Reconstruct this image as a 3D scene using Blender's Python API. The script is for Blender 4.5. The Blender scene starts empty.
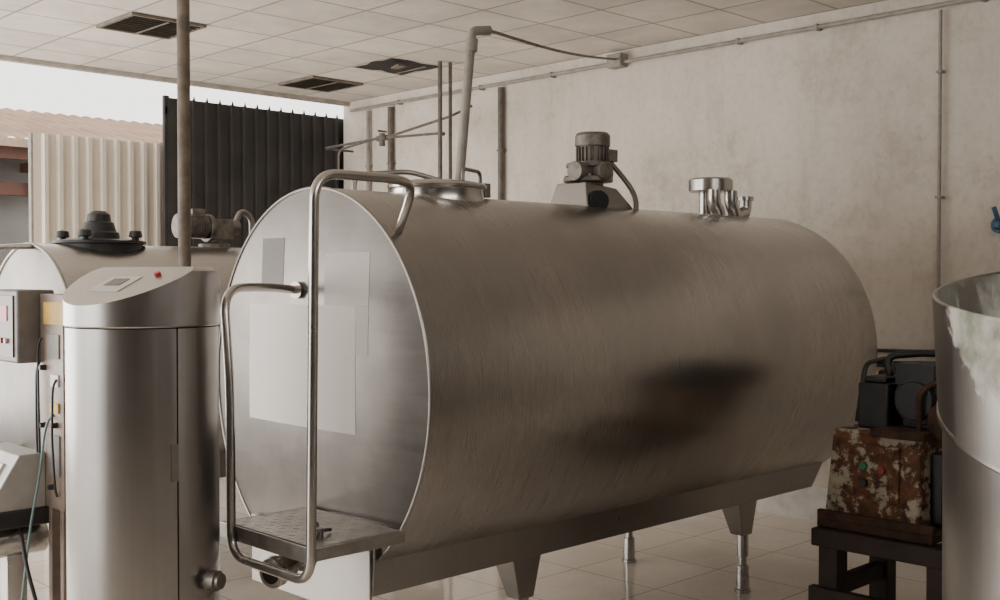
import bpy, bmesh, math, random
from mathutils import Vector, Matrix
random.seed(7)
PI=math.pi
ZF=-0.13   # floor level

# ------------------------------------------------------------------ materials
def new_mat(name):
    m=bpy.data.materials.new(name); m.use_nodes=True
    nt=m.node_tree; b=nt.nodes["Principled BSDF"]
    return m,nt,b
def ramp(nt,src,stops):
    r=nt.nodes.new("ShaderNodeValToRGB")
    el=r.color_ramp.elements
    while len(el)<len(stops): el.new(0.5)
    for e,(p,c) in zip(el,stops):
        e.position=p; e.color=(c[0],c[1],c[2],1) if not isinstance(c,(int,float)) else (c,c,c,1)
    nt.links.new(src,r.inputs[0]); return r.outputs[0]
def noise(nt,scale,detail=4,stretch=(1,1,1),rough=0.55,loc=(0,0,0)):
    tc=nt.nodes.new("ShaderNodeTexCoord"); mp=nt.nodes.new("ShaderNodeMapping")
    mp.inputs["Scale"].default_value=stretch; mp.inputs["Location"].default_value=loc
    n=nt.nodes.new("ShaderNodeTexNoise"); n.inputs["Scale"].default_value=scale
    n.inputs["Detail"].default_value=detail; n.inputs["Roughness"].default_value=rough
    nt.links.new(tc.outputs["Object"],mp.inputs[0]); nt.links.new(mp.outputs[0],n.inputs["Vector"])
    return n.outputs["Fac"]
def mix(nt,f,a,b,mode='MIX'):
    m=nt.nodes.new("ShaderNodeMix"); m.data_type='RGBA'; m.blend_type=mode
    if isinstance(f,(int,float)): m.inputs[0].default_value=f
    else: nt.links.new(f,m.inputs[0])
    for s,i in ((a,6),(b,7)):
        if isinstance(s,tuple): m.inputs[i].default_value=(s[0],s[1],s[2],1)
        else: nt.links.new(s,m.inputs[i])
    return m.outputs[2]
def mth(nt,op,a,b=None):
    m=nt.nodes.new("ShaderNodeMath"); m.operation=op
    for i,s in enumerate((a,b)):
        if s is None: continue
        if isinstance(s,(int,float)): m.inputs[i].default_value=s
        else: nt.links.new(s,m.inputs[i])
    return m.outputs[0]
def bump(nt,b,h,strength=0.2,dist=0.01):
    n=nt.nodes.new("ShaderNodeBump"); n.inputs["Strength"].default_value=strength; n.inputs["Distance"].default_value=dist
    nt.links.new(h,n.inputs["Height"]); nt.links.new(n.outputs[0],b.inputs["Normal"])
def simple(name,col,rough=0.5,metal=0.0,var=0.25,scale=9,col2=None,bmp=0.0):
    m,nt,b=new_mat(name)
    f=noise(nt,scale,5)
    c2=col2 if col2 else tuple(c*(1-var) for c in col)
    c=ramp(nt,f,[(0.35,c2),(0.65,col)])
    nt.links.new(c,b.inputs["Base Color"]); b.inputs["Roughness"].default_value=rough; b.inputs["Metallic"].default_value=metal
    if bmp: bump(nt,b,f,bmp)
    return m
def steel(name,col=(0.56,0.54,0.52),r0=0.26,r1=0.42,stretch=(1,1,1),sc=6,bmp=0.04,dark=0.78,smd=0.8):
    m,nt,b=new_mat(name)
    brush=noise(nt,sc,4,stretch,0.6)
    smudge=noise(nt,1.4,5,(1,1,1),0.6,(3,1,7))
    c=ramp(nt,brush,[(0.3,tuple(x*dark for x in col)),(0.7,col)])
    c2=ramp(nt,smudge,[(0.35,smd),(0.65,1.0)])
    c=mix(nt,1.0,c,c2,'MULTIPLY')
    nt.links.new(c,b.inputs["Base Color"])
    rr=mix(nt,0.5,ramp(nt,brush,[(0.3,r0),(0.7,r1)]),ramp(nt,smudge,[(0.3,r1),(0.7,r0)]))
    nt.links.new(rr,b.inputs["Roughness"]); b.inputs["Metallic"].default_value=1.0
    if bmp: bump(nt,b,brush,bmp,0.004)
    return m

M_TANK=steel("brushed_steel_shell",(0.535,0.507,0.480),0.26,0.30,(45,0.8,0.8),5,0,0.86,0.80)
M_RIM=steel("dull_rim_steel",(0.34,0.32,0.30),0.36,0.42,(2,2,2),3,0,0.92,0.9)
M_SKIRT=steel("brushed_steel_skirt",(0.38,0.36,0.34),0.28,0.36,(20,1,1),5,0,0.92,0.85)
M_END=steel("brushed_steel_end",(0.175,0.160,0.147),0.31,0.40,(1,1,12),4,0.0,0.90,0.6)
M_COL=steel("brushed_steel_column",(0.48,0.46,0.44),0.27,0.34,(14,14,0.25),5,0,0.92)
M_LID=steel("clean_brushed_lid",(0.48,0.46,0.44),0.27,0.33,(1,12,1),5,0,0.95,0.93)
M_ST=steel("polished_steel",(0.58,0.56,0.535),0.2,0.30,(2,2,2),3,0,0.92,0.92)
M_STD=steel("dull_steel",(0.34,0.32,0.305),0.35,0.5,(1,1,1),8,0.0,0.8)
M_ALU=simple("cast_aluminium",(0.25,0.225,0.195),0.5,0.5,0.5,20,bmp=0.1)
M_BLACK=simple("black_rubber",(0.02,0.02,0.022),0.45,0,0.5)
M_SHEET=simple("pale_sticker",(0.72,0.69,0.66),0.6,0.0,0.03,3)
M_SHEET2=simple("pale_film",(0.50,0.47,0.445),0.5,0.0,0.04,3)
M_SHEETD=simple("grey_brown_sticker",(0.13,0.112,0.10),0.5,0.0,0.2,3)
M_WHITE=simple("white_plastic",(0.60,0.59,0.57),0.4,0,0.12)
M_HOOD=simple("aged_grey_plastic",(0.38,0.36,0.335),0.4,0,0.25,5)
M_GREY=simple("grey_paint",(0.20,0.19,0.18),0.5,0,0.3,12)
M_RED=simple("red_plastic",(0.50,0.03,0.02),0.35,0,0.2)
M_DRED=simple("dull_red_plastic",(0.28,0.04,0.03),0.5,0,0.3)
M_DISP=simple("dark_red_display",(0.04,0.010,0.009),0.35,0,0.3)
M_YEL=simple("yellow_sticker",(0.56,0.33,0.045),0.5,0,0.3)
M_GREEN=simple("green_plastic",(0.03,0.22,0.10),0.35)
M_BLUE=simple("blue_paint",(0.05,0.15,0.26),0.4)
M_TEAL=simple("teal_hose",(0.16,0.27,0.27),0.4)
M_PIPE=simple("aged_dark_pipe",(0.17,0.145,0.125),0.55,0.2,0.4,14,bmp=0.1)
M_PIPEL=simple("painted_pipe",(0.36,0.33,0.29),0.6,0.05,0.3,10,bmp=0.05)
M_POLE=simple("weathered_post_paint",(0.18,0.145,0.11),0.6,0.1,0.5,10,bmp=0.1)
M_WOOD=simple("dark_stained_timber",(0.040,0.022,0.016),0.7,0,0.5,8,bmp=0.3)
M_GATE=simple("black_sheet_metal",(0.050,0.047,0.047),0.5,0.2,0.35,3)
M_FENCE=simple("cream_sheet_metal",(0.70,0.63,0.54),0.6,0,0.12,2)
M_REDROOF=simple("faded_roof_sheet",(0.34,0.215,0.14),0.85,0,0.3,2)
M_REDBEAM=simple("red_oxide_beam",(0.14,0.06,0.042),0.7,0,0.3,4)
M_OUTW=simple("outdoor_render",(0.26,0.245,0.23),0.9,0,0.2,1)
M_GROUND=simple("outdoor_concrete",(0.42,0.40,0.37),0.9,0,0.2,1)
M_DARK=simple("painted_recess_shade",(0.03,0.026,0.022),0.8,0,0.4)  # near-black colour painted in for shade inside holes and recesses
M_SLAT=simple("vent_slat",(0.22,0.19,0.155),0.6,0.1,0.3)
M_TREAD=simple("worn_tread_plate",(0.46,0.435,0.405),0.36,0.9,0.3,14,bmp=0.05)

def rust_mat():
    m,nt,b=new_mat("peeling_rusty_paint")
    f=noise(nt,6.0,12,(1,1,1),0.76); g=noise(nt,24,6)
    rust=ramp(nt,g,[(0.3,(0.04,0.018,0.011)),(0.7,(0.20,0.080,0.034))])
    fac=ramp(nt,f,[(0.495,0.0),(0.515,1.0)])
    c=mix(nt,fac,rust,ramp(nt,g,[(0.3,(0.25,0.21,0.155)),(0.6,(0.42,0.37,0.28))]))
    nt.links.new(c,b.inputs["Base Color"]); b.inputs["Roughness"].default_value=0.8
    bump(nt,b,fac,0.5,0.01); return m
M_RUST=rust_mat()
M_RUST2=simple("solid_rust",(0.075,0.036,0.022),0.85,0.1,0.6,14,bmp=0.4)

def wall_mat(name,lo,hi):
    m,nt,b=new_mat(name)
    big=noise(nt,0.45,6,(1,1,1),0.55); mid=noise(nt,1.6,12,(1,1,1),0.80); streak=noise(nt,1.4,9,(1,2.0,0.35),0.75); sp=noise(nt,20,6)
    c=ramp(nt,big,[(0.3,lo),(0.7,hi)])
    c=mix(nt,0.65,c,ramp(nt,mid,[(0.36,(0.66,0.63,0.59)),(0.43,(0.84,0.825,0.80)),(0.49,(0.95,0.945,0.94)),(0.58,(1,1,1))]),'MULTIPLY')
    c=mix(nt,0.55,c,ramp(nt,streak,[(0.37,0.74),(0.46,0.93),(0.6,1.0)]),'MULTIPLY')
    c=mix(nt,0.45,c,ramp(nt,sp,[(0.3,0.78),(0.5,1.0)]),'MULTIPLY')
    nt.links.new(c,b.inputs["Base Color"]); b.inputs["Roughness"].default_value=0.85
    bump(nt,b,mid,0.25,0.02); return m
M_WALL=wall_mat("stained_plaster",(0.61,0.55,0.475),(0.79,0.725,0.64))
M_WALLD=wall_mat("dimmed_plaster",(0.09,0.082,0.074),(0.14,0.127,0.114))  # plaster darkened so the unseen walls reflect as a dim room
def grid_mat(name,w,shift,c1,c2,cm,mort,rough,rvar,bstr,stain=0.8,sscale=1.3):
    m,nt,b=new_mat(name)
    tc=nt.nodes.new("ShaderNodeTexCoord"); mp=nt.nodes.new("ShaderNodeMapping")
    mp.inputs["Location"].default_value=(shift[0],shift[1],0)
    br=nt.nodes.new("ShaderNodeTexBrick"); br.offset=0; br.squash=1
    br.inputs["Scale"].default_value=1; br.inputs["Brick Width"].default_value=w; br.inputs["Row Height"].default_value=w
    br.inputs["Mortar Size"].default_value=mort; br.inputs["Mortar Smooth"].default_value=0.3
    br.inputs["Color1"].default_value=(*c1,1); br.inputs["Color2"].default_value=(*c2,1); br.inputs["Mortar"].default_value=(*cm,1)
    nt.links.new(tc.outputs["Object"],mp.inputs[0]); nt.links.new(mp.outputs[0],br.inputs["Vector"])
    st=noise(nt,sscale,7,(1,1,1),0.65); sp=noise(nt,40,4)
    c=mix(nt,1.0,br.outputs["Color"],ramp(nt,st,[(0.3,stain),(0.6,1.0)]),'MULTIPLY')
    c=mix(nt,0.5,c,ramp(nt,sp,[(0.3,0.85),(0.5,1.0)]),'MULTIPLY')
    nt.links.new(c,b.inputs["Base Color"])
    nt.links.new(ramp(nt,st,[(0.3,rough+rvar),(0.7,rough)]),b.inputs["Roughness"])
    inv=mth(nt,'SUBTRACT',1,br.outputs["Fac"]); bump(nt,b,inv,bstr,0.01)
    return m
M_CEIL=grid_mat("ceiling_tile",0.58,(-0.12,-0.44,0),(0.87,0.80,0.72),(0.73,0.67,0.595),(0.40,0.35,0.30),0.012,0.9,0,0.2,0.78,2.2)
M_FLOOR=grid_mat("floor_tile",0.60,(-0.1,-0.2,0),(0.80,0.735,0.65),(0.74,0.675,0.595),(0.40,0.355,0.30),0.005,0.03,0.07,0.05,0.8)
def residue_nodes(nt,b,fac):
    fr=ramp(nt,noise(nt,13,8),[(0.36,(0.30,0.33,0.25)),(0.46,(0.46,0.47,0.41)),(0.62,(0.66,0.655,0.61))])
    brush=noise(nt,5,5,(12,12,0.3),0.7)
    stc=ramp(nt,brush,[(0.3,(0.34,0.325,0.31)),(0.7,(0.39,0.375,0.36))])
    nt.links.new(mix(nt,fac,stc,fr),b.inputs["Base Color"])
    nt.links.new(ramp(nt,fac,[(0,1.0),(1,0.0)]),b.inputs["Metallic"])
    nt.links.new(ramp(nt,fac,[(0,0.30),(1,0.55)]),b.inputs["Roughness"])
def vat_mat():
    m,nt,b=new_mat("steel_with_residue")
    tc=nt.nodes.new("ShaderNodeTexCoord"); sx=nt.nodes.new("ShaderNodeSeparateXYZ"); nt.links.new(tc.outputs["Object"],sx.inputs[0])
    a=math.atan2(-0.722,-3.517)-math.radians(28)
    dt=mth(nt,'ADD',mth(nt,'MULTIPLY',sx.outputs[0],math.cos(a)/0.8),mth(nt,'MULTIPLY',sx.outputs[1],math.sin(a)/0.8))
    n1=noise(nt,9,10,(1,1,1),0.78)
    side=mth(nt,'MULTIPLY',mth(nt,'SUBTRACT',dt,0.885),3.8)
    hgt=mth(nt,'MULTIPLY',mth(nt,'SUBTRACT',sx.outputs[2],1.48),1.7)
    s=mth(nt,'ADD',mth(nt,'ADD',side,hgt),n1)
    residue_nodes(nt,b,ramp(nt,s,[(0.62,0.0),(0.70,1.0)]))
    return m
M_VAT=vat_mat()
def vat_in_mat():
    m,nt,b=new_mat("interior_with_residue")
    residue_nodes(nt,b,ramp(nt,noise(nt,3.0,9,(1,1,0.6),0.72),[(0.45,0.0),(0.56,0.8)]))
    return m
M_VATIN=vat_in_mat()

# ------------------------------------------------------------------ mesh builder
class Mesh:
    def __init__(s): s.v=[]; s.f=[]
    def add(s,vs,fs):
        o=len(s.v); s.v+= [Vector(v) for v in vs]; s.f+=[tuple(i+o for i in f) for f in fs]; return s
    def box(s,a,b):
        x0,y0,z0=a; x1,y1,z1=b
        vs=[(x0,y0,z0),(x1,y0,z0),(x1,y1,z0),(x0,y1,z0),(x0,y0,z1),(x1,y0,z1),(x1,y1,z1),(x0,y1,z1)]
        return s.add(vs,[(3,2,1,0),(4,5,6,7),(0,1,5,4),(1,2,6,5),(2,3,7,6),(3,0,4,7)])
    def hexa(s,bot,top):
        return s.add(list(bot)+list(top),[(3,2,1,0),(4,5,6,7),(0,1,5,4),(1,2,6,5),(2,3,7,6),(3,0,4,7)])
    def frame(s,d):
        d=d.normalized(); up=Vector((0,0,1)) if abs(d.z)<0.95 else Vector((1,0,0))
        a=d.cross(up).normalized(); return a,d.cross(a).normalized()
    def cyl(s,p0,p1,r0,r1=None,n=24):
        r1=r0 if r1 is None else r1
        p0=Vector(p0);p1=Vector(p1); a,b=s.frame(p1-p0)
        vs=[];fs=[]
        for p,r in ((p0,r0),(p1,r1)):
            for i in range(n):
                t=2*PI*i/n; vs.append(p+a*math.cos(t)*r+b*math.sin(t)*r)
        for i in range(n): fs.append((i,(i+1)%n,n+(i+1)%n,n+i))
        fs.append(tuple(range(n-1,-1,-1))); fs.append(tuple(range(n,2*n)))
        return s.add(vs,fs)
    def lathe(s,prof,c=(0,0,0),axis='Z',n=40):
        c=Vector(c); vs=[];fs=[]
        for r,h in prof:
            for i in range(n):
                t=2*PI*i/n; x,y=r*math.cos(t),r*math.sin(t)
                if axis=='Z': vs.append(c+Vector((x,y,h)))
                elif axis=='X': vs.append(c+Vector((h,x,y)))
                else: vs.append(c+Vector((y,h,x)))
        k=len(prof)
        for j in range(k-1):
            for i in range(n): fs.append((j*n+i,j*n+(i+1)%n,(j+1)*n+(i+1)%n,(j+1)*n+i))
        if prof[0][0]>1e-4: fs.append(tuple(range(n-1,-1,-1)))
        if prof[-1][0]>1e-4: fs.append(tuple((k-1)*n+i for i in range(n)))
        return s.add(vs,fs)
    def tube(s,path,r,n=14,closed=False):
        P=[Vector(p) for p in path]; k=len(P); vs=[];fs=[]
        T=[]
        for i in range(k):
            if closed: t=P[(i+1)%k]-P[i-1]
            else: t=P[min(i+1,k-1)]-P[max(i-1,0)]
            T.append(t.normalized())
        a,b=s.frame(T[0])
        for i in range(k):
            a=(a-T[i]*a.dot(T[i])).normalized(); b=T[i].cross(a)
            for j in range(n):
                t=2*PI*j/n; vs.append(P[i]+a*math.cos(t)*r+b*math.sin(t)*r)
        m=k if closed else k-1
        for i in range(m):
            i2=(i+1)%k
            for j in range(n): fs.append((i*n+j,i*n+(j+1)%n,i2*n+(j+1)%n,i2*n+j))
        if not closed:
            fs.append(tuple(range(n-1,-1,-1))); fs.append(tuple((k-1)*n+j for j in range(n)))
        return s.add(vs,fs)
def fillet(pts,r=0.06,n=8):
    P=[Vector(p) for p in pts]; out=[P[0]]
    for i in range(1,len(P)-1):
        a=P[i-1]-P[i]; b=P[i+1]-P[i]
        ra=min(r,a.length*0.48); rb=min(r,b.length*0.48)
        A=P[i]+a.normalized()*ra; B=P[i]+b.normalized()*rb
        for k in range(n+1):
            t=k/n; out.append(A*(1-t)**2+P[i]*2*t*(1-t)+B*t*t)
    out.append(P[-1]); return out
COL=bpy.context.scene.collection
def make(name,M,mat,loc=(0,0,0),smooth=True,bevel=0.0,angle=35):
    me=bpy.data.meshes.new(name); L=Vector(loc)
    me.from_pydata([v-L for v in M.v],[],M.f)
    bm=bmesh.new(); bm.from_mesh(me); bmesh.ops.recalc_face_normals(bm,faces=bm.faces); bm.to_mesh(me); bm.free()
    me.materials.append(mat)
    if smooth:
        for p in me.polygons: p.use_smooth=True
        me.set_sharp_from_angle(angle=math.radians(angle))
    o=bpy.data.objects.new(name,me); o.location=L; COL.objects.link(o)
    if bevel:
        b=o.modifiers.new("bevel",'BEVEL'); b.width=bevel; b.segments=2; b.limit_method='ANGLE'; b.angle_limit=math.radians(40)
    return o
def thing(name,loc,label,cat,group=None):
    e=bpy.data.objects.new(name,None); e.empty_display_size=0.1; e.location=loc; COL.objects.link(e)
    e["label"]=label; e["category"]=cat
    if group: e["group"]=group
    return e
def wloc(o):
    L=Vector(o.location); p=o.parent
    while p: L+=p.location; p=p.parent
    return L
def part(par,name,M,mat,label=None,bevel=0.0,smooth=True,angle=35):
    L=wloc(par)
    o=make(name,M,mat,L,smooth,bevel,angle); o.location=(0,0,0); o.parent=par
    if label: o["label"]=label
    return o
def struct(name,M,mat):
    o=make(name,M,mat,(0,0,0),False); o["kind"]="structure"; return o

# ------------------------------------------------------------------ room
XW=7.1; YB=9.6; H=3.467
struct("floor",Mesh().box((-3,-3,ZF-0.1),(XW,YB+0.25,ZF)),M_FLOOR)
struct("ceiling",Mesh().box((-3,-3,H),(XW+0.2,YB,H+0.12)),M_CEIL)
struct("wall_back",Mesh().box((XW,-3,ZF-0.1),(XW+0.2,YB+0.1,H)),M_WALL)
struct("wall_right",Mesh().box((-3,-3.2,ZF-0.1),(XW+0.2,-3,H+0.12)),M_WALLD)
struct("wall_front",Mesh().box((-3.2,-3.2,ZF-0.1),(-3,3.6,H+0.12)),M_WALLD)
struct("baseboard_back",Mesh().box((XW-0.015,-3,ZF),(XW,YB,0.12)),simple("baseboard_tile",(0.72,0.67,0.61),0.3))
struct("trim_1",Mesh().box((-3,YB-0.02,H-0.04),(XW,YB+0.05,H+0.14)),simple("eave_trim",(0.5,0.46,0.41),0.8))

# ------------------------------------------------------------------ outdoors
def corrug(x0,x1,y,z0,z1,pitch,dep,th=0.004,steps=((0,0),(0.5,0),(0.62,1),(0.88,1))):
    prof=[]; x=x0
    while x<x1-1e-6:
        for fx,dy in steps:
            xx=min(x+fx*pitch,x1); prof.append((xx,y-dy*dep))
        x+=pitch
    prof.append((x1,y))
    M=Mesh(); n=len(prof); vs=[]
    for off in (0,th):
        for (a,b) in prof: vs.append((a,b+off,z0)); vs.append((a,b+off,z1))
    fs=[]; N=2*n
    for i in range(n-1):
        fs.append((2*i,2*i+2,2*i+3,2*i+1)); fs.append((N+2*i,N+2*i+1,N+2*i+3,N+2*i+2))
        fs.append((2*i+1,2*i+3,N+2*i+3,N+2*i+1)); fs.append((2*i,N+2*i,N+2*i+2,2*i+2))
    fs.append((0,1,N+1,N)); fs.append((2*n-2,N+2*n-2,N+2*n-1,2*n-1))
    return M.add(vs,fs)
g=thing("sliding_gate",(6.15,9.76,ZF),"tall black ribbed sheet metal gate with small spikes along its top","gate")
part(g,"gate_sheet",corrug(5.10,7.34,9.76,ZF+0.05,3.31,0.14,0.03,steps=((0,0),(0.70,0),(0.76,1),(0.94,1))),M_GATE,smooth=False)
part(g,"gate_frame",Mesh().box((5.08,9.77,3.16),(7.34,9.81,3.22)).box((5.08,9.77,1.6),(7.34,9.81,1.66)).box((5.08,9.77,ZF+0.02),(7.34,9.81,ZF+0.1)).box((5.07,9.77,ZF+0.02),(5.12,9.81,3.33)).box((7.30,9.77,ZF+0.02),(7.34,9.81,3.33)),M_GATE)
sp=None
for i in range(16):
    x=5.10+0.119+i*0.14
    if x>7.32: break
    if sp is None:
        sp=part(g,"spike",Mesh().hexa([(x-0.014,9.728,3.30),(x+0.014,9.728,3.30),(x+0.014,9.738,3.30),(x-0.014,9.738,3.30)],[(x-0.003,9.731,3.345),(x+0.003,9.731,3.345),(x+0.003,9.735,3.345),(x-0.003,9.735,3.345)]),M_GATE)
    else:
        c=sp.copy(); c.location=(i*0.14,0,0); COL.objects.link(c)
g=thing("corrugated_fence",(4.6,10.05,ZF),"cream white corrugated sheet metal fence panel outdoors","fence")
part(g,"fence_sheet",corrug(3.95,5.6,10.05,ZF,2.90,0.135,0.035),M_FENCE,smooth=False)
part(g,"fence_frame",Mesh().box((3.95,10.06,2.7),(5.6,10.1,2.76)).box((3.95,10.06,0.2),(5.6,10.1,0.26)).box((3.93,10.06,ZF),(3.99,10.12,2.9)),M_PIPEL)
o=struct("ground",Mesh().box((-6,YB+0.25,ZF-0.12),(18,32,ZF-0.02)),M_GROUND)
b=thing("outdoor_shed",(5,14.5,ZF-0.02),"neighbouring shed with brown orange corrugated roof and red brown beams","shed")
part(b,"shed_wall",Mesh().box((-5,14.3,ZF-0.02),(10.5,14.5,3.2)),M_OUTW)
M=Mesh(); x=-5.0; vs=[];fs=[]; k=0
while x<10.2:
    for fx,dz in ((0,0),(0.25,0.025),(0.5,0.035),(0.75,0.025)):
        vs.append((x+fx*0.2,13.6,3.26+dz)); vs.append((x+fx*0.2,17.0,4.10+dz)); k+=1
    x+=0.2
for i in range(k-1): fs.append((2*i,2*i+2,2*i+3,2*i+1))
part(b,"shed_roof",M.add(vs,fs),M_REDROOF,"brown orange corrugated roof")
part(b,"roof_beam",Mesh().box((-5,13.72,3.04),(10.2,13.8,3.24)),M_REDBEAM,"red oxide painted beam")
part(b,"roof_beam",Mesh().box((-5,14.0,2.62),(10.2,14.08,2.78)),M_REDBEAM,"red oxide painted beam")
for x in (1.2,2.8,4.4,5.45,6.9,8.1):
    part(b,"post",Mesh().box((x,13.9,ZF),(x+0.12,14.0,2.98)),M_REDBEAM)
    part(b,"rafter",Mesh().box((x,13.6,2.93),(x+0.1,14.3,3.04)),M_REDBEAM)
part(b,"fascia_board",Mesh().box((-5,13.55,3.17),(10.2,13.6,3.27)),simple("fascia_paint",(0.42,0.30,0.22),0.8))
part(b,"roof_brace",Mesh().cyl((5.9,13.4,2.85),(7.9,13.4,3.75),0.05,0.05,10),M_REDBEAM)

# ------------------------------------------------------------------ ceiling vents
def vent(x,y,w,h):
    t=thing("ceiling_vent",(x+w/2,y+h/2,H-0.03),"dark louvred ceiling air vent with square frame","vent","ceiling vents")
    M=Mesh(); f=0.025; z0,z1=H-0.022,H-0.001
    M.box((x,y,z0),(x+w,y+f,z1)).box((x,y+h-f,z0),(x+w,y+h,z1)).box((x,y+f,z0),(x+f,y+h-f,z1)).box((x+w-f,y+f,z0),(x+w,y+h-f,z1))
    part(t,"vent_frame",M,M_SLAT)
    k=9
    for i in range(1,k):
        yy=y+h*i/k
        part(t,"vent_louvre",Mesh().hexa([(x+f,yy-0.014,z0-0.004),(x+w-f,yy-0.014,z0-0.004),(x+w-f,yy-0.008,z0-0.004),(x+f,yy-0.008,z0-0.004)],[(x+f,yy+0.010,z1),(x+w-f,yy+0.010,z1),(x+w-f,yy+0.016,z1),(x+f,yy+0.016,z1)]),M_SLAT)
    part(t,"vent_cross_bar",Mesh().box((x+w/2-0.008,y+f,z0-0.008),(x+w/2+0.008,y+h-f,z0-0.002)),M_SLAT)
    part(t,"vent_backing",Mesh().box((x+f,y+f,H-0.006),(x+w-f,y+h-f,H-0.001)),M_DARK)  # flat plate under the ceiling; the recess's shade lies in its colour
vent(3.60,7.40,0.58,0.58); vent(5.92,8.56,0.58,0.58)
t=thing("broken_ceiling_panel",(6.2,7.69,H-0.03),"ragged opening with painted-in darkness where a ceiling tile is broken away","ceiling panel")
pts=[(5.93,7.42),(6.10,7.40),(6.27,7.43),(6.49,7.41),(6.50,7.60),(6.46,7.74),(6.49,7.97),(6.30,7.95),(6.22,7.92),(6.12,7.96),(5.94,7.97),(5.96,7.80),(5.91,7.66),(5.95,7.55)]
n=len(pts)
part(t,"opening",Mesh().add([(a,c,H-0.004) for a,c in pts]+[(a,c,H-0.001) for a,c in pts],[tuple(range(n)),tuple(range(2*n-1,n-1,-1))]+[(i,(i+1)%n,n+(i+1)%n,n+i) for i in range(n)]),M_DARK,smooth=False)  # thin dark board, nothing is cut; the hole's shade is painted
part(t,"tile_fragment",Mesh().hexa([(6.02,7.44,H-0.05),(6.14,7.46,H-0.04),(6.12,7.58,H-0.05),(6.04,7.56,H-0.06)],[(6.02,7.44,H-0.035),(6.14,7.46,H-0.025),(6.12,7.58,H-0.035),(6.04,7.56,H-0.045)]),M_SLAT)
part(t,"grid_bar",Mesh().hexa([(6.30,7.42,H-0.03),(6.315,7.42,H-0.03),(6.395,7.92,H-0.012),(6.38,7.92,H-0.012)],[(6.30,7.42,H-0.022),(6.315,7.42,H-0.022),(6.395,7.92,H-0.005),(6.38,7.92,H-0.005)]),M_SLAT)

# ------------------------------------------------------------------ pipes in the room
p=thing("support_post",(2.94,5.45,ZF),"slim weathered floor to ceiling steel post","post")
part(p,"post_shaft",Mesh().cyl((2.94,5.45,ZF+0.01),(2.94,5.45,H-0.002),0.034,n=20),M_POLE)
part(p,"base_plate",Mesh().box((2.86,5.37,ZF),(3.02,5.53,ZF+0.012)),M_POLE)

p=thing("ceiling_conduit",(7.03,3.3,3.33),"thin painted conduit clamped below the ceiling edge","pipe")
part(p,"conduit_pipe",Mesh().cyl((7.05,-2.9,3.36),(7.05,9.5,3.36),0.016,n=12),M_PIPEL)
for y in (-2.2,-0.6,0.7,1.55,2.9,4.05,4.7,6.6,7.5,8.7): part(p,"pipe_clamp",Mesh().box((7.03,y,3.338),(7.098,y+0.02,3.382)),M_PIPEL)
part(p,"junction_box",Mesh().box((7.0,5.8,3.32),(7.098,5.95,3.43)),M_PIPEL,bevel=0.006)

def wall_pipe(y,z0,z1,r,mat,lab):
    t=thing("wall_pipe",(7.05,y,z0),lab,"pipe")
    part(t,"pipe_shaft",Mesh().cyl((7.06,y,z0),(7.06,y,z1),r,n=12),mat)
    for k in range(3):
        z=z0+(z1-z0)*(k+0.5)/3
        part(t,"pipe_clamp",Mesh().box((7.04,y-r-0.008,z),(7.098,y+r+0.008,z+0.016)),mat)
wall_pipe(9.22,ZF,3.33,0.02,M_PIPEL,"thin painted pipe on the plaster wall near the corner")
wall_pipe(8.85,ZF,3.33,0.03,M_PIPE,"brown vertical pipe on the plaster wall")
wall_pipe(7.25,ZF,3.33,0.028,M_PIPE,"dark vertical pipe on the plaster wall")
wall_pipe(3.18,0.9,3.33,0.012,M_PIPEL,"thin grey conduit dropping down the stained wall")

p=thing("water_pipework",(6.38,7.23,ZF),"dark drop pipes with horizontal branches beside the wall","pipe")
part(p,"drop_pipe",Mesh().cyl((6.32,7.24,ZF),(6.32,7.24,H-0.002),0.020,n=12),M_PIPE)
part(p,"drop_pipe",Mesh().cyl((6.42,7.22,ZF),(6.42,7.22,H-0.002),0.016,n=12),M_PIPE)
part(p,"branch_pipe",Mesh().tube(fillet([(6.42,6.95,3.06),(6.5,7.3,3.02),(6.6,8.3,2.94),(6.62,9.4,2.92),(7.0,9.4,2.92)],0.1),0.012),M_PIPE)
part(p,"branch_pipe",Mesh().tube(fillet([(6.36,7.24,2.84),(6.6,7.5,2.90),(6.6,8.5,2.94),(6.6,9.1,2.88),(6.6,9.1,2.6)],0.08),0.012),M_PIPE)
part(p,"valve",Mesh().cyl((6.6,8.4,2.86),(6.6,8.4,2.98),0.03).cyl((6.6,8.33,2.935),(6.6,8.47,2.935),0.026).cyl((6.55,8.4,3.0),(6.65,8.4,3.0),0.010),M_PIPE)

p=thing("wall_valve",(7.04,2.80,1.87),"small rounded blue valve on the plaster wall","valve")
part(p,"valve_body",Mesh().cyl((7.098,2.79,1.93),(7.03,2.79,1.93),0.05).cyl((7.03,2.79,1.93),(7.0,2.79,1.93),0.035,0.02),M_BLUE,bevel=0.006)
part(p,"valve_handle",Mesh().tube(fillet([(7.02,2.79,1.96),(6.99,2.79,2.0),(6.98,2.80,2.04)],0.03),0.015),M_BLUE)

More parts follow.
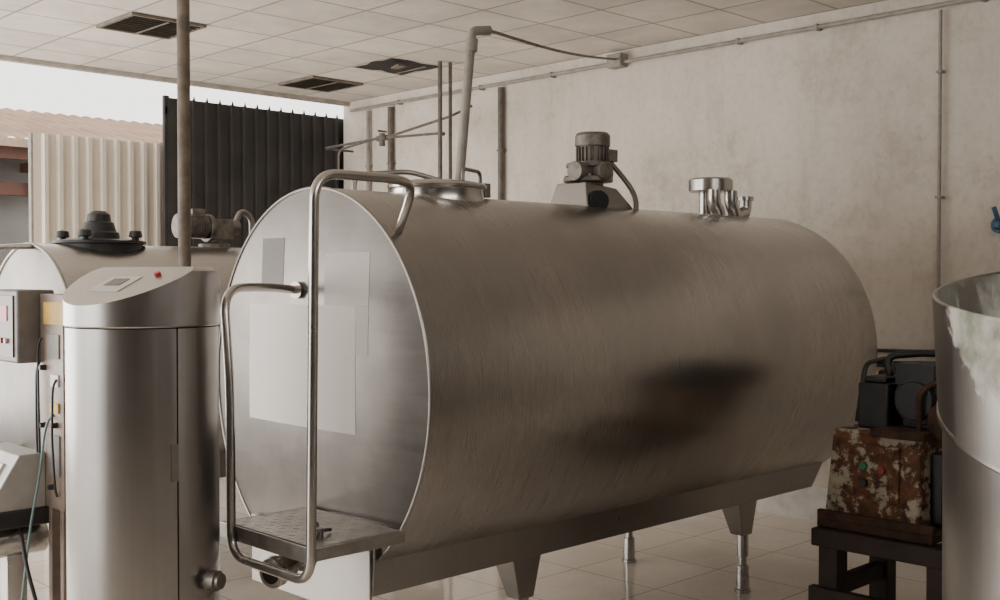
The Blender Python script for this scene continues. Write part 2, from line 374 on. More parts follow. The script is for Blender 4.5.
# ------------------------------------------------------------------ tanks
def ell(a,b,yc,zc,x,n=112):
    return [(x,yc+a*math.cos(2*PI*i/n),zc+b*math.sin(2*PI*i/n)) for i in range(n)]
def shell(x0,x1,yc,zc,a,b,n=112):
    M=Mesh(); rings=[(x0,1.0),(x0+0.01,1.0)]
    k=14
    for i in range(1,k): rings.append((x0+(x1-x0-0.09)*i/k,1.0))
    rings+=[(x1-0.09,1.0),(x1-0.05,0.99),(x1-0.02,0.965),(x1,0.92),(x1+0.06,0.5),(x1+0.075,0.05)]
    vs=[];fs=[]
    for x,s in rings: vs+=ell(a*s,b*s,yc,zc,x,n)
    for j in range(len(rings)-1):
        for i in range(n): fs.append((j*n+i,j*n+(i+1)%n,(j+1)*n+(i+1)%n,(j+1)*n+i))
    fs.append(tuple((len(rings)-1)*n+i for i in range(n)))
    return M.add(vs,fs)
DEP=0.03
def dish(x0,yc,zc,a,b,y,z,dep=DEP):
    rho=((y-yc)/a)**2+((z-zc)/b)**2
    return x0-dep*max(0,1-rho)
def endcap(x0,yc,zc,a,b,dep=DEP,n=112):
    vs=[];fs=[]; rs=[1.0]+[1-0.05*i for i in range(1,20)]+[0.02]
    for s in rs:
        vs+=[(x0-dep*(1-s*s),yc+a*s*math.cos(2*PI*i/n),zc+b*s*math.sin(2*PI*i/n)) for i in range(n)]
    for j in range(len(rs)-1):
        for i in range(n): fs.append((j*n+i,j*n+(i+1)%n,(j+1)*n+(i+1)%n,(j+1)*n+i))
    fs.append(tuple((len(rs)-1)*n+i for i in range(n)))
    return Mesh().add(vs,fs)
def sheet(x0,yc,zc,a,b,y0,y1,z0,z1,off=0.001,k=20):
    vs=[];fs=[]
    for o in (off,-0.002):
        for i in range(k+1):
            for j in range(k+1):
                y=y0+(y1-y0)*i/k; z=z0+(z1-z0)*j/k
                vs.append((dish(x0,yc,zc,a,b,y,z)-o,y,z))
    N=(k+1)**2; w=k+1
    for i in range(k):
        for j in range(k):
            q=i*w+j; fs.append((q,q+1,q+w+1,q+w)); fs.append((N+q,N+q+w,N+q+w+1,N+q+1))
    for i in range(k):
        for q,q2 in ((i*w,(i+1)*w),(i*w+k,(i+1)*w+k),(i,i+1),(k*w+i,k*w+i+1)):
            fs.append((q,q2,N+q2,N+q))
    return Mesh().add(vs,fs)
def leg(par,x,y,ztop,w=0.09):
    h=0.19
    L=part(par,"leg",Mesh().hexa([(x-0.045,y-0.03,ztop-h),(x+0.045,y-0.03,ztop-h),(x+0.045,y+0.05,ztop-h),(x-0.045,y+0.05,ztop-h)],
        [(x-w,y-0.035,ztop),(x+w,y-0.035,ztop),(x+w,y+0.10,ztop),(x-w,y+0.10,ztop)]),M_SKIRT,bevel=0.004)
    z=ZF
    part(L,"levelling_foot",Mesh().cyl((x,y,z+0.06),(x,y,ztop-h+0.01),0.022).cyl((x,y,z+0.2),(x,y,ztop-h+0.005),0.031).cyl((x,y,z),(x,y,z+0.02),0.045).cyl((x,y,z+0.02),(x,y,z+0.15),0.036,0.033),M_ST,bevel=0.002)

X0=2.62;X1=6.06;YC=3.80;ZC=1.165;A=0.745;B=0.805
T=thing("milk_cooling_tank",(4.3,YC,ZF),"large horizontal brushed stainless steel milk cooling tank with ladder","tank")
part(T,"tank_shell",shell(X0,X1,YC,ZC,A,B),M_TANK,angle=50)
E=part(T,"end_cover",endcap(X0,YC,ZC,A-0.004,B-0.004),M_END,"flat dished brushed steel end cover",angle=50)
part(T,"end_rim",Mesh().tube(ell(A-0.001,B-0.001,YC,ZC,X0-0.001),0.006,8,True),M_RIM)
part(E,"sticker",sheet(X0,YC,ZC,A,B,3.40,3.68,1.491,1.70,0.0008),M_SHEET2,"faint grey blank rectangular film",angle=60)
part(E,"sticker",sheet(X0,YC,ZC,A,B,3.40,3.474,1.30,1.49,0.0008,8),M_SHEET2,"faint grey blank narrow strip of film",angle=60)
part(E,"sticker",sheet(X0,YC,ZC,A,B,3.475,4.25,0.99,1.49,0.0010),M_SHEET,"large pale blank rectangular sheet",angle=60)
part(E,"sticker",sheet(X0,YC,ZC,A,B,3.98,4.155,1.56,1.77,0.0010),M_SHEETD,"dark grey brown rectangular sticker",angle=60)
M=Mesh(); ys=0.41; zb=0.375
xe=X1-0.08
for s in (-1,1):
    y=YC+s*ys
    M.hexa([(X0-0.02,y-0.012,zb),(xe-0.14,y-0.012,zb),(xe-0.14,y+0.012,zb),(X0-0.02,y+0.012,zb)],
           [(X0-0.02,y-0.012-0.02*(s<0),0.565),(xe,y-0.012-0.02*(s<0),0.565),(xe,y+0.012+0.02*(s>0),0.565),(X0-0.02,y+0.012+0.02*(s>0),0.565)])
M.box((X0-0.03,YC-ys-0.012,0.28),(X0-0.018,YC+ys+0.012,0.57)).box((xe-0.16,YC-ys-0.01,zb),(xe-0.14,YC+ys+0.01,0.56))
part(T,"support_skirt",M,M_SKIRT,"folded brushed steel skirt under the shell",bevel=0.004)
part(T,"skirt_bolt",Mesh().cyl((4.05,YC-ys-0.028,0.46),(4.05,YC-ys-0.010,0.46),0.012,n=12),M_STD)
leg(T,3.47,3.43,0.38); leg(T,5.20,3.43,0.38); leg(T,4.12,4.08,0.38,0.08); leg(T,5.26,4.28,0.42)
PL=part(T,"step_platform",Mesh().box((2.19,3.18,0.655),(2.585,3.78,0.667)).box((2.185,3.175,0.610),(2.205,3.785,0.667)).box((2.19,3.175,0.62),(2.60,3.19,0.667)).box((2.19,3.77,0.62),(2.60,3.785,0.667)),M_TREAD,"worn steel tread plate step",bevel=0.002)
M=Mesh()
for i in range(11):
    for j in range(15):
        x=2.216+i*0.036; y=3.205+j*0.039; s=0.009 if (i+j)%2 else -0.009
        M.hexa([(x-0.009,y-s-0.002,0.667),(x+0.009,y+s-0.002,0.667),(x+0.009,y+s+0.002,0.667),(x-0.009,y-s+0.002,0.667)],[(x-0.007,y-s*.8-0.001,0.6682),(x+0.007,y+s*.8-0.001,0.6682),(x+0.007,y+s*.8+0.001,0.6682),(x-0.007,y-s*.8+0.001,0.6682)])
q=part(PL,"tread_pattern",M,M_TREAD); q["kind"]="stuff"
part(T,"ladder_handrail",Mesh().tube(fillet([(2.68,3.32,1.77),(2.66,3.20,1.93),(2.58,3.16,1.96),(2.19,3.16,1.96),(2.17,3.16,0.555),(2.17,3.68,0.555),(2.17,3.68,0.9),(2.18,3.70,1.2),(2.19,3.76,1.56),(2.40,3.82,1.565),(2.60,3.86,1.55)],0.10,10),0.0175,16),M_ST,"bent polished tube handrail")
part(T,"handrail_flange",Mesh().cyl((2.615,3.862,1.55),(2.575,3.855,1.55),0.035),M_ST)
DV=part(T,"drain_valve",Mesh().cyl((2.68,3.66,0.55),(2.30,3.52,0.52),0.030).cyl((2.44,3.57,0.53),(2.39,3.552,0.526),0.046).cyl((2.32,3.528,0.522),(2.22,3.49,0.513),0.050).cyl((2.26,3.506,0.5175),(2.248,3.502,0.5165),0.058).cyl((2.235,3.497,0.515),(2.223,3.493,0.514),0.056),M_ST,"round threaded steel outlet",bevel=0.002)
part(DV,"bore_shade_disc",Mesh().cyl((2.222,3.4905,0.5131),(2.218,3.489,0.5128),0.036),M_DARK)  # dark disc on the outlet end, painted as the shade of its bore
lf=thing("loose_valve_handle",(2.32,3.30,0.669),"small dark bent valve handle lying on the step","valve handle")
part(lf,"handle_rod",Mesh().tube(fillet([(2.26,3.26,0.678),(2.30,3.30,0.692),(2.38,3.34,0.678)],0.03),0.007,10),M_STD)
part(lf,"hub",Mesh().cyl((2.30,3.30,0.669),(2.30,3.30,0.702),0.018),M_STD)
lf=thing("loose_pipe_nut",(2.36,3.42,0.669),"small dark pipe nut lying on the step","nut")
part(lf,"nut_ring",Mesh().lathe([(0.012,0.6695),(0.024,0.6695),(0.024,0.689),(0.012,0.689),(0.012,0.6696)],(2.36,3.42,0),n=6),M_STD,smooth=False)
part(lf,"nut_collar",Mesh().lathe([(0.013,0.689),(0.019,0.689),(0.019,0.696),(0.013,0.696),(0.013,0.6891)],(2.36,3.42,0),n=20),M_STD)
# manhole
cx,cy=3.30,3.80
MH=part(T,"manhole",Mesh().lathe([(0.225,1.89),(0.215,1.94),(0.208,1.99),(0.212,2.0)],(cx,cy,0),n=56),M_ST,"round raised manhole neck")
part(MH,"manhole_lid",Mesh().lathe([(0.21,1.998),(0.222,2.002),(0.225,2.012),(0.215,2.022),(0.15,2.035),(0.05,2.04),(0.001,2.04)],(cx,cy,0),n=56),M_ST,"low smooth round lid")
part(MH,"lid_handle",Mesh().tube(fillet([(cx+0.02,cy-0.15,2.02),(cx+0.02,cy-0.15,2.085),(cx+0.19,cy-0.08,2.085),(cx+0.19,cy-0.08,2.02)],0.03),0.009,10),M_STD)
part(MH,"hinge_arm",Mesh().tube(fillet([(cx-0.36,cy+0.14,1.93),(cx-0.36,cy+0.14,2.05),(cx-0.10,cy+0.08,2.08),(cx+0.02,cy+0.0,2.04)],0.05),0.012,10),M_STD)
part(MH,"lid_latch",Mesh().box((cx+0.20,cy-0.10,1.97),(cx+0.24,cy-0.06,2.035)),M_STD,bevel=0.004)
# agitator
ax,ay=4.36,3.80
AG=part(T,"agitator_mount",Mesh().hexa([(ax-0.20,ay-0.15,1.90),(ax+0.24,ay-0.15,1.90),(ax+0.24,ay+0.15,1.90),(ax-0.20,ay+0.15,1.90)],[(ax-0.16,ay-0.10,2.085),(ax+0.08,ay-0.10,2.062),(ax+0.08,ay+0.10,2.062),(ax-0.16,ay+0.10,2.085)]),M_RIM,"wide wedge shaped steel agitator bracket",bevel=0.006)
part(AG,"inspection_port",Mesh().cyl((ax-0.10,ay-0.10,1.99),(ax-0.12,ay-0.150,1.985),0.050,0.055).cyl((ax-0.12,ay-0.150,1.985),(ax-0.124,ay-0.160,1.984),0.052),M_BLACK,"black round inspection port")
part(AG,"gearbox",Mesh().lathe([(0.08,2.068),(0.08,2.09),(0.128,2.094),(0.128,2.118),(0.095,2.122),(0.095,2.165),(0.115,2.17),(0.115,2.19),(0.055,2.192)],(ax-0.03,ay,0),n=28).cyl((ax-0.17,ay-0.03,2.142),(ax+0.08,ay-0.03,2.142),0.050).cyl((ax-0.05,ay-0.14,2.142),(ax-0.03,ay,2.142),0.046),M_ALU,"cast flanged gearbox",bevel=0.003)
for k in range(8):
    t=2*PI*k/8
    part(AG,"flange_bolt",Mesh().cyl((ax-0.03+0.113*math.cos(t),ay+0.113*math.sin(t),2.115),(ax-0.03+0.113*math.cos(t),ay+0.113*math.sin(t),2.128),0.009,n=8),M_STD)
mxx=ax+0.005
M=Mesh().lathe([(0.073,2.187),(0.077,2.295),(0.067,2.30)],(mxx,ay,0),n=28)
for i in range(22):
    t=2*PI*i/22; c,s=math.cos(t),math.sin(t)
    M.hexa([(mxx+c*0.068-s*0.002,ay+s*0.068+c*0.002,2.20),(mxx+c*0.087-s*0.002,ay+s*0.087+c*0.002,2.20),(mxx+c*0.087+s*0.002,ay+s*0.087-c*0.002,2.20),(mxx+c*0.068+s*0.002,ay+s*0.068-c*0.002,2.20)],
           [(mxx+c*0.068-s*0.002,ay+s*0.068+c*0.002,2.275),(mxx+c*0.087-s*0.002,ay+s*0.087+c*0.002,2.275),(mxx+c*0.087+s*0.002,ay+s*0.087-c*0.002,2.275),(mxx+c*0.068+s*0.002,ay+s*0.068-c*0.002,2.275)])
M.lathe([(0.093,2.189),(0.093,2.2),(0.06,2.202)],(mxx,ay,0),n=28).lathe([(0.091,2.28),(0.091,2.335),(0.08,2.35),(0.001,2.353)],(mxx,ay,0),n=28).box((mxx+0.055,ay-0.065,2.205),(mxx+0.125,ay+0.01,2.268))
part(AG,"motor",M,M_ALU,"chunky weathered finned electric motor",bevel=0.0015)
part(AG,"motor_cable",Mesh().tube(fillet([(ax+0.10,ay-0.04,2.2),(ax+0.15,ay-0.06,2.15),(ax+0.21,ay-0.10,2.06),(ax+0.18,ay-0.15,1.99),(ax+0.16,ay-0.16,1.92)],0.05),0.014,10),M_STD)
# vent caps
vx=5.44
VC=part(T,"breather_pipe",Mesh().cyl((vx,3.86,1.93),(vx,3.86,2.12),0.036).lathe([(0.08,2.10),(0.125,2.105),(0.13,2.11),(0.13,2.172),(0.12,2.182),(0.05,2.187),(0.001,2.188)],(vx,3.82,0),n=40),M_ST,"compact drum cap steel breather")
for (x0_,x1_,yy) in ((5.36,5.40,3.74),(5.50,5.53,3.72)):
    part(T,"elbow_pipe",Mesh().tube(fillet([(x0_,yy,2.11),(x0_,yy,2.03),(x1_,yy-0.01,1.98),(x1_,yy,1.88)],0.05,12),0.038,18),M_ST)
part(T,"elbow_pipe",Mesh().tube(fillet([(5.68,3.74,2.08),(5.68,3.74,1.98),(5.57,3.73,1.975),(5.57,3.73,1.90)],0.07,14),0.038,18).cyl((5.68,3.74,2.06),(5.68,3.74,2.085),0.050),M_ST)

# slanted riser pipe with cable
p=thing("riser_pipe",(3.62,4.02,1.945),"thick slanted painted pipe with cable running to the wall","pipe")
part(p,"riser_tube",Mesh().tube(fillet([(3.62,4.02,1.945),(3.68,3.98,2.80),(3.78,3.96,2.815)],0.03),0.023,16).cyl((3.675,3.98,2.70),(3.68,3.98,2.76),0.030),M_PIPEL)
cab=[Vector((3.77,3.96,2.815)).lerp(Vector((6.99,5.85,3.38)),i/20)-Vector((0,0,0.03*math.sin(PI*i/20))) for i in range(21)]
part(p,"cable",Mesh().tube(cab,0.009,8),M_POLE)

# second tank
YC2=6.45;ZC2=1.10;A2=0.68;B2=0.70;XX=2.5
T2=thing("milk_cooling_tank",(4.0,YC2,ZF),"smaller horizontal stainless steel milk tank behind control cabinet","tank")
part(T2,"tank_shell",shell(XX,5.4,YC2,ZC2,A2,B2),M_LID,angle=50)
part(T2,"end_cover",endcap(XX,YC2,ZC2,A2-0.004,B2-0.004),M_END,angle=50)
part(T2,"end_rim",Mesh().tube(ell(A2-0.004,B2-0.004,YC2,ZC2,XX-0.002),0.010,8,True),M_RIM)
M=Mesh()
for s in (-1,1): M.box((XX+0.05,YC2+s*0.40-0.015,0.38),(5.3,YC2+s*0.40+0.015,0.60))
part(T2,"support_skirt",M,M_SKIRT)
leg(T2,2.85,YC2-0.38,0.40); leg(T2,4.9,YC2-0.38,0.40); leg(T2,2.85,YC2+0.34,0.40); leg(T2,4.9,YC2+0.34,0.40)
part(T2,"handrail",Mesh().tube(fillet([(2.56,6.38,1.78),(2.42,6.40,1.78),(2.25,6.46,1.76),(2.22,6.55,1.6),(2.22,6.6,0.7),(2.48,6.6,0.6)],0.08),0.017,12),M_ST)
bx,by=2.92,6.45
LD=part(T2,"manhole_lid",Mesh().lathe([(0.25,1.74),(0.25,1.80),(0.27,1.805),(0.27,1.82),(0.2,1.83),(0.12,1.835)],(bx,by,0),n=40),M_BLACK,"black round lid")
part(LD,"lid_dome",Mesh().lathe([(0.12,1.83),(0.115,1.87),(0.10,1.88),(0.085,1.93),(0.07,1.94),(0.065,1.98),(0.04,2.0),(0.001,2.003)],(bx,by,0),n=32),M_BLACK)
for i in range(4):
    t=PI/4+i*PI/2
    part(LD,"clamp_knob",Mesh().lathe([(0.02,1.81),(0.02,1.84),(0.04,1.845),(0.034,1.88),(0.001,1.89)],(bx+0.22*math.cos(t),by+0.22*math.sin(t),0),n=14),M_BLACK)
mx,my=3.69,6.45
MO=part(T2,"agitator_motor",Mesh().lathe([(0.10,1.75),(0.10,1.82),(0.05,1.83),(0.05,1.86)],(mx,my,0),n=24).box((mx-0.06,my-0.07,1.85),(mx+0.10,my+0.07,1.98)).cyl((mx-0.03,my,1.92),(mx-0.06,my,1.92),0.09).cyl((mx-0.06,my,1.93),(mx-0.22,my,1.93),0.07).cyl((mx-0.22,my,1.93),(mx-0.26,my,1.93),0.078),M_ALU,"horizontal finned electric motor",bevel=0.003)
for i in range(8): part(MO,"cooling_fin",Mesh().cyl((mx-0.08-i*0.017,my,1.93),(mx-0.084-i*0.017,my,1.93),0.079,n=20),M_ALU)
part(MO,"terminal_box",Mesh().box((mx-0.18,my-0.05,1.99),(mx-0.09,my+0.05,2.04)),M_ALU,bevel=0.004)
part(MO,"motor_fitting",Mesh().cyl((mx+0.10,my,1.93),(mx+0.17,my,1.93),0.05).tube(fillet([(mx+0.15,my,1.95),(mx+0.2,my,2.05),(mx+0.28,my,2.0),(mx+0.28,my,1.74)],0.05),0.02),M_STD)

# ------------------------------------------------------------------ control column
cx,cy,R=1.866,3.764,0.262
C=thing("control_column",(cx,cy,ZF),"tall round brushed steel cleaning cabinet with slanted control top","cabinet")
part(C,"column_body",Mesh().lathe([(R-0.02,ZF+0.03),(R-0.010,ZF+0.03),(R-0.010,1.435),(R-0.02,1.435)],(cx,cy,0),n=72),M_DARK,angle=50)
part(C,"plinth",Mesh().lathe([(R-0.03,ZF),(R-0.03,ZF+0.035)],(cx,cy,0),n=48),M_BLACK)
def arcpanel(a0,a1,r0,r1,z0,z1,n=24):
    vs=[];fs=[]
    for i in range(n+1):
        t=math.radians(a0+(a1-a0)*i/n)
        for r in (r0,r1):
            for z in (z0,z1): vs.append((cx+r*math.cos(t),cy+r*math.sin(t),z))
    for i in range(n):
        q=4*i; w=q+4
        fs+=[(q,q+1,w+1,w),(q+2,w+2,w+3,q+3),(q+1,q+3,w+3,w+1),(q,w,w+2,q+2)]
    fs+=[(0,2,3,1),(4*n,4*n+1,4*n+3,4*n+2)]
    return Mesh().add(vs,fs)
D=part(C,"door",arcpanel(-91,-10,R-0.009,R+0.002,ZF+0.06,1.426),M_COL,"curved steel door panel")
part(D,"door_handle",arcpanel(-97,-91.2,R-0.01,R+0.005,0.90,1.03,6),M_STD,"recessed dark handle")
part(C,"front_panel",arcpanel(-200,-92.2,R-0.009,R+0.002,ZF+0.06,1.426,40),M_COL)
part(C,"back_panel",arcpanel(-9,159,R-0.009,R+0.002,ZF+0.06,1.426,40),M_COL)
bm=bmesh.new()
prof=[(R+0.004,1.430),(R+0.008,1.435),(R+0.008,1.60),(R+0.002,1.625),(R-0.02,1.64)]
rings=[]
n=80
for r,z in prof: rings.append([bm.verts.new((r*math.cos(2*PI*i/n),r*math.sin(2*PI*i/n),z)) for i in range(n)])
for j in range(len(rings)-1):
    for i in range(n): bm.faces.new((rings[j][i],rings[j][(i+1)%n],rings[j+1][(i+1)%n],rings[j+1][i]))
bm.faces.new(rings[-1]); bm.faces.new(list(reversed(rings[0])))
slope=0.46; DX,DY=-0.97,-0.243; s00=-0.02
nrm=Vector((slope*DX,slope*DY,1)).normalized()
geom=bm.verts[:]+bm.edges[:]+bm.faces[:]
res=bmesh.ops.bisect_plane(bm,geom=geom,plane_co=(DX*s00,DY*s00,1.64),plane_no=nrm,clear_outer=True)
edges=[e for e in res['geom_cut'] if isinstance(e,bmesh.types.BMEdge)]
bmesh.ops.contextual_create(bm,geom=edges)
Mc=Mesh(); bm.verts.index_update()
Mc.add([(v.co.x+cx,v.co.y+cy,v.co.z) for v in bm.verts],[tuple(v.index for v in f.verts) for f in bm.faces]); bm.free()
CAP=part(C,"control_head",Mc,M_LID,"slanted brushed steel control head",bevel=0.006)
def onplane(s,w,h):
    x=DX*s-DY*w; y=DY*s+DX*w
    p=Vector((x,y,1.64-slope*(s-s00)))+nrm*h; return Vector((cx+p.x,cy+p.y,p.z))
def platep(x0,x1,y0,y1,h0,h1):
    q=[(x0,y0),(x1,y0),(x1,y1),(x0,y1)]
    return Mesh().hexa([onplane(a,b,h0) for a,b in q],[onplane(a,b,h1) for a,b in q])
part(CAP,"control_panel",platep(0.06,0.17,-0.09,0.07,0,0.003),M_WHITE,"pale control membrane")
part(CAP,"display",platep(0.08,0.13,-0.05,0.03,0.003,0.005),M_GREY)
part(CAP,"push_button",Mesh().cyl(onplane(0.045,0.13,0),onplane(0.045,0.13,0.010),0.012,n=18),M_RED,"red push button")
a=Vector((0.408,-0.913,0))
s0=Vector((cx,cy,0.535))+a*(R-0.02)
part(C,"outlet_fitting",Mesh().cyl(s0,s0+a*0.05,0.024).cyl(s0+a*0.04,s0+a*0.075,0.036).cyl(s0+a*0.075,s0+a*0.09,0.028),M_STD)

# ------------------------------------------------------------------ tank 2 control unit
U=thing("control_unit",(2.2,5.7,ZF),"aged electrical control box on pinkish beige stand with hoses","control box")
part(U,"stand",Mesh().box((2.25,5.38,0.45),(2.33,5.66,1.52)).box((2.26,5.42,ZF),(2.31,5.46,0.45)).box((2.26,5.56,ZF),(2.31,5.6,0.45)),simple("worn_beige_panel",(0.27,0.21,0.175),0.45,0.3,0.5,5),"worn pinkish grey metal panel",bevel=0.004)
for (y0,y1,z0,z1,mm) in ((5.37,5.60,1.37,1.48,M_YEL),(5.42,5.56,1.20,1.32,M_GREY),(5.43,5.52,1.06,1.12,M_WHITE),(5.43,5.53,0.93,0.98,M_YEL),(5.42,5.56,0.62,0.82,M_GREY)):
    part(U,"sticker",Mesh().box((2.243,y0,z0),(2.25,y1,z1)),mm)
for (y,z) in ((5.60,1.15),(5.46,0.87),(5.60,0.86),(5.50,0.56)):
    part(U,"cable_gland",Mesh().cyl((2.25,y,z),(2.22,y,z),0.015,0.012,14),M_BLACK)
for k,(ya,za,zb_) in enumerate(((5.62,1.30,0.55),(5.64,1.18,0.50),(5.44,1.10,0.52))):
    part(U,"cable",Mesh().tube(fillet([(2.24,ya,za),(2.225,ya+0.01,za-0.04),(2.22,ya+0.01*(k-1),(za+zb_)/2),(2.225,ya-0.01,zb_+0.04),(2.24,ya,zb_)],0.06),0.006),M_BLACK)
Bx=part(U,"control_box",Mesh().box((2.14,5.67,1.17),(2.33,6.20,1.54)),simple("grey_box_panel",(0.19,0.172,0.158),0.5,0.1,0.3),"grey metal control box",bevel=0.01)
part(Bx,"display",Mesh().box((2.132,5.71,1.20),(2.14,6.05,1.51)),M_DISP,"dark display panel")
part(Bx,"indicator",Mesh().box((2.128,5.78,1.38),(2.132,5.95,1.46)),M_RED,"red digital display")
for k in range(3): part(Bx,"switch",Mesh().cyl((2.132,5.79+k*0.06,1.28),(2.120,5.79+k*0.06,1.28),0.014),M_RED if k==1 else M_WHITE)
HD=part(U,"dosing_hood",Mesh().hexa([(1.95,5.60,0.44),(2.25,5.60,0.44),(2.25,6.1,0.44),(1.95,6.1,0.44)],[(2.12,5.60,0.72),(2.25,5.60,0.72),(2.25,6.1,0.72),(2.12,6.1,0.72)]),M_HOOD,"aged grey sloping plastic hood",bevel=0.006)
part(HD,"hood_panel",Mesh().hexa([(1.958,5.70,0.47),(1.965,5.70,0.47),(1.965,5.98,0.47),(1.958,5.98,0.47)],[(2.075,5.70,0.67),(2.09,5.70,0.67),(2.09,5.98,0.67),(2.075,5.98,0.67)]),M_WHITE)
part(U,"hood_base",Mesh().box((1.97,5.59,0.36),(2.28,6.08,0.45)),M_BLACK,bevel=0.01)
part(U,"pump",Mesh().cyl((2.0,5.77,0.27),(2.3,5.77,0.27),0.085).cyl((1.93,5.77,0.27),(2.0,5.77,0.27),0.045).cyl((1.985,5.77,0.27),(2.005,5.77,0.27),0.098).cyl((1.91,5.77,0.27),(1.93,5.77,0.27),0.055).box((2.1,5.72,ZF),(2.2,5.82,0.2)),M_ST,"round metal pump fitting",bevel=0.004)
part(U,"hose",Mesh().tube(fillet([(2.25,5.50,0.92),(2.21,5.5,0.88),(2.20,5.56,0.6),(2.15,5.54,0.4),(2.05,5.45,ZF+0.02)],0.1),0.006),M_TEAL)
part(U,"hose",Mesh().tube(fillet([(2.2,5.8,0.3),(2.12,5.6,0.36),(2.1,5.48,0.2),(2.14,5.36,ZF+0.02)],0.1),0.010),M_BLACK)

# ------------------------------------------------------------------ timber stand + rusty machine
S=thing("timber_stand",(5.08,2.41,ZF),"low dark stained timber stand under a rusty machine","stand")
for (x,y) in ((4.78,2.63),(4.78,2.10),(5.28,2.63),(5.28,2.10)):
    part(S,"leg",Mesh().box((x,y,ZF),(x+0.1,y+0.1,0.32)),M_WOOD,bevel=0.006)
part(S,"top_beam",Mesh().box((4.76,2.05,0.32),(4.88,2.76,0.405)),M_WOOD,bevel=0.008)
part(S,"top_beam",Mesh().box((5.27,2.05,0.32),(5.39,2.76,0.405)),M_WOOD,bevel=0.008)
part(S,"top_slat",Mesh().box((4.88,2.10,0.33),(5.27,2.2,0.40)),M_WOOD,bevel=0.004)
part(S,"top_slat",Mesh().box((4.88,2.55,0.33),(5.27,2.7,0.40)),M_WOOD,bevel=0.004)
part(S,"lower_rail",Mesh().box((4.74,2.05,0.03),(4.79,2.76,0.13)),M_WOOD,bevel=0.004)
part(S,"lower_rail",Mesh().box((4.88,2.65,0.08),(5.28,2.71,0.16)),M_WOOD,bevel=0.004)
R_=thing("rusty_machine",(5.05,2.48,0.41),"old pump machine with peeling off-white paint and heavy rust","machine")
part(R_,"base_frame",Mesh().box((4.80,2.18,0.41),(5.33,2.75,0.45)).box((4.80,2.18,0.45),(4.83,2.75,0.49)),M_RUST2,bevel=0.004)
part(R_,"housing",Mesh().hexa([(4.85,2.26,0.45),(5.25,2.26,0.45),(5.25,2.74,0.45),(4.85,2.74,0.45)],[(4.86,2.27,0.88),(5.24,2.27,0.88),(5.24,2.70,0.88),(4.86,2.70,0.88)]),M_RUST,"box housing in peeling off-white paint",bevel=0.012)
part(R_,"front_plate",Mesh().box((4.842,2.36,0.56),(4.853,2.66,0.82)),M_RUST,"flaking off-white access plate",bevel=0.003)
part(R_,"housing_cover",Mesh().box((4.84,2.24,0.86),(5.2,2.50,0.90)),M_RUST2,bevel=0.006)
for (y,z,mm,l) in ((2.53,0.72,M_GREEN,"green button"),(2.44,0.71,M_DRED,"red button"),(2.53,0.64,M_BLACK,"black knob")):
    part(R_,"button",Mesh().cyl((4.845,y,z),(4.825,y,z),0.020,0.017,18),mm,l)
part(R_,"side_panel",Mesh().box((4.95,2.20,0.47),(5.3,2.26,0.8)),M_BLACK,bevel=0.01)
part(R_,"motor",Mesh().cyl((4.98,2.34,1.03),(5.25,2.34,1.03),0.115).cyl((4.94,2.34,1.03),(4.98,2.34,1.03),0.09).cyl((5.25,2.34,1.03),(5.30,2.34,1.03),0.11).box((5.0,2.26,0.90),(5.2,2.42,0.96)).box((4.96,2.25,1.10),(5.20,2.44,1.20)),M_BLACK,"dark grimy electric motor",bevel=0.004)
for i in range(7): part(R_,"cooling_fin",Mesh().cyl((5.01+i*0.034,2.34,1.03),(5.016+i*0.034,2.34,1.03),0.127,n=24),M_RUST2)
part(R_,"switch_case",Mesh().box((4.95,2.47,0.885),(5.2,2.62,1.10)).box((4.97,2.49,1.10),(5.18,2.60,1.13)),M_BLACK,"black boxy switch case",bevel=0.008)
part(R_,"pulley",Mesh().cyl((4.93,2.18,0.95),(4.97,2.18,0.95),0.09).cyl((4.9,2.18,0.95),(5.0,2.18,0.95),0.03),M_RUST2)
part(R_,"gear_case",Mesh().box((5.22,2.3,0.885),(5.4,2.66,1.14)),M_RUST2,bevel=0.012)
part(R_,"pipe",Mesh().tube(fillet([(5.1,2.52,1.1),(5.1,2.56,1.22),(5.2,2.40,1.24),(5.25,2.1,1.22),(5.25,2.10,0.5)],0.06),0.018),M_BLACK)
part(R_,"pipe",Mesh().tube(fillet([(4.92,2.30,0.9),(4.90,2.30,1.08),(5.0,2.22,1.14),(5.2,2.2,1.0)],0.06),0.012),M_RUST2)
part(R_,"pipe",Mesh().tube(fillet([(5.3,2.6,1.12),(5.3,2.64,1.2),(5.1,2.66,1.18),(5.02,2.66,0.9)],0.05),0.012),M_BLACK)

p=thing("cable_bundle",(7.05,3.6,1.0),"black cables sagging along the plaster wall","cable")
for k,(z,dz) in enumerate(((1.16,0.05),(1.10,0.07),(1.05,0.04))):
    pts=[(7.07-0.01*k,4.6-i*0.12,z-dz*math.sin(PI*i/16)) for i in range(17)]
    part(p,"cable",Mesh().tube(pts,0.012,8),M_BLACK)

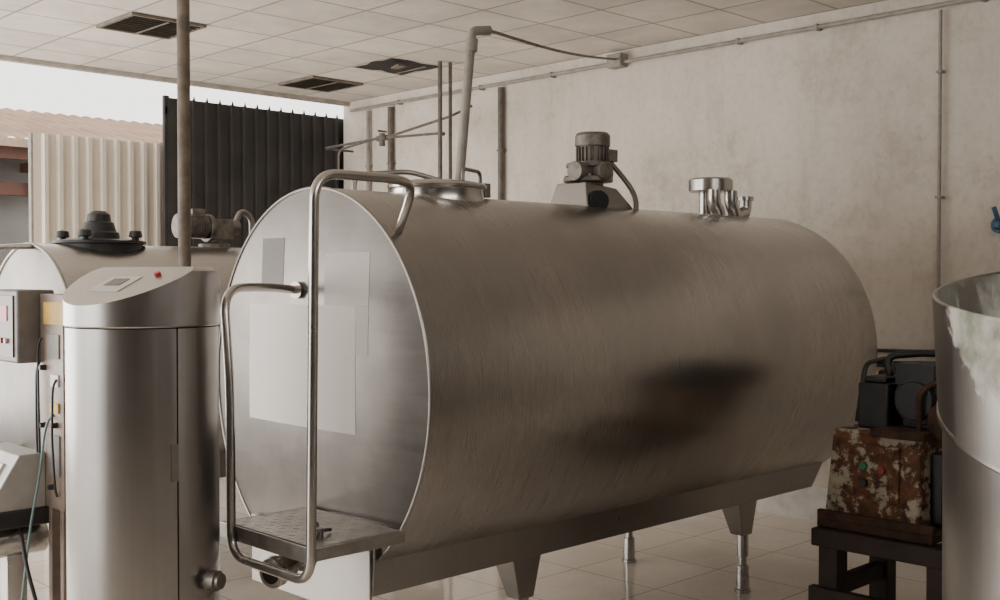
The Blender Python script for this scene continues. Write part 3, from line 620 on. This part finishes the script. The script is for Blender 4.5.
# ------------------------------------------------------------------ round vat
vx,vy,VR=3.517,0.722,0.80
dirc=Vector((-vx,-vy,0)).normalized()
V=thing("open_vat",(vx,vy,ZF),"large round stainless vat with deep collar and pale residue","vat")
def ring(r,z,sl,n=96):
    out=[]
    for i in range(n):
        t=2*PI*i/n; c=Vector((math.cos(t),math.sin(t),0))
        out.append((vx+r*c.x,vy+r*c.y,z-sl*r*c.dot(dirc)))
    return out
def rings_mesh(L,n=96,cap0=False):
    vs=[];fs=[]
    for r,z,sl in L: vs+=ring(r,z,sl,n)
    for j in range(len(L)-1):
        for i in range(n): fs.append((j*n+i,j*n+(i+1)%n,(j+1)*n+(i+1)%n,(j+1)*n+i))
    if cap0: fs.append(tuple(range(n)))
    return Mesh().add(vs,fs)
part(V,"vat_body",rings_mesh([(0.75,0.02,0),(0.768,0.04,0),(0.770,0.7,0),(0.772,1.10,0.17),(0.773,1.18,0.22),(0.773,1.25,0.24)],cap0=True),M_COL,angle=50)
part(V,"collar",rings_mesh([(0.774,1.248,0.24),(0.786,1.248,0.24),(0.789,1.252,0.24),(0.789,1.264,0.24),(0.785,1.268,0.238),(0.803,1.565,0.125),(0.803,1.572,0.125),(0.799,1.575,0.125),(0.792,1.574,0.125),(0.790,1.567,0.125)]),M_VAT,"deep steel collar with pale green residue",angle=40)
part(V,"interior",rings_mesh([(0.790,1.567,0.125),(0.785,1.54,0.122),(0.765,1.3,0.1),(0.70,1.15,0.0),(0.4,1.1,0),(0.01,1.08,0)]),M_VATIN,"inner wall crusted with pale residue",angle=40)
for t in (0.5,2.1,3.7,5.3):
    x=vx+0.6*math.cos(t); y=vy+0.6*math.sin(t)
    part(V,"leg",Mesh().cyl((x,y,ZF),(x,y,0.04),0.04).cyl((x,y,ZF),(x,y,ZF+0.02),0.06),M_ST)

# ------------------------------------------------------------------ light
w=bpy.data.worlds.new("World"); bpy.context.scene.world=w; w.use_nodes=True
bg=w.node_tree.nodes["Background"]; bg.inputs[0].default_value=(1.0,0.975,0.94,1); bg.inputs[1].default_value=2.9
def area(name,loc,tgt,sx,sy,e,col=(1,0.96,0.91)):
    l=bpy.data.lights.new(name,'AREA'); l.shape='RECTANGLE'; l.size=sx; l.size_y=sy; l.energy=e; l.color=col
    o=bpy.data.objects.new(name,l); o.location=loc; o.rotation_euler=(Vector(tgt)-Vector(loc)).to_track_quat('-Z','Y').to_euler(); COL.objects.link(o)
area("doorway_light",(-2.6,4.8,2.4),(3,4.2,1.5),3.0,1.8,58)
area("opening_daylight",(0.4,9.3,1.3),(3.8,5.0,3.2),4.5,2.0,260)
area("shell_fill_light",(2.4,-1.2,3.25),(4.2,3.4,1.6),3.0,0.4,40,(1,0.96,0.91))  # added unseen area light that brightens the upper side of the tank shell

# ------------------------------------------------------------------ camera
cd=bpy.data.cameras.new("camera"); cd.lens=39.96; cd.sensor_width=36; cd.clip_start=0.05
co=bpy.data.objects.new("camera",cd); COL.objects.link(co)
co.location=(0,0,1.6); co.rotation_euler=(math.radians(90-1.135),0,math.radians(45.8-90))
bpy.context.scene.camera=co
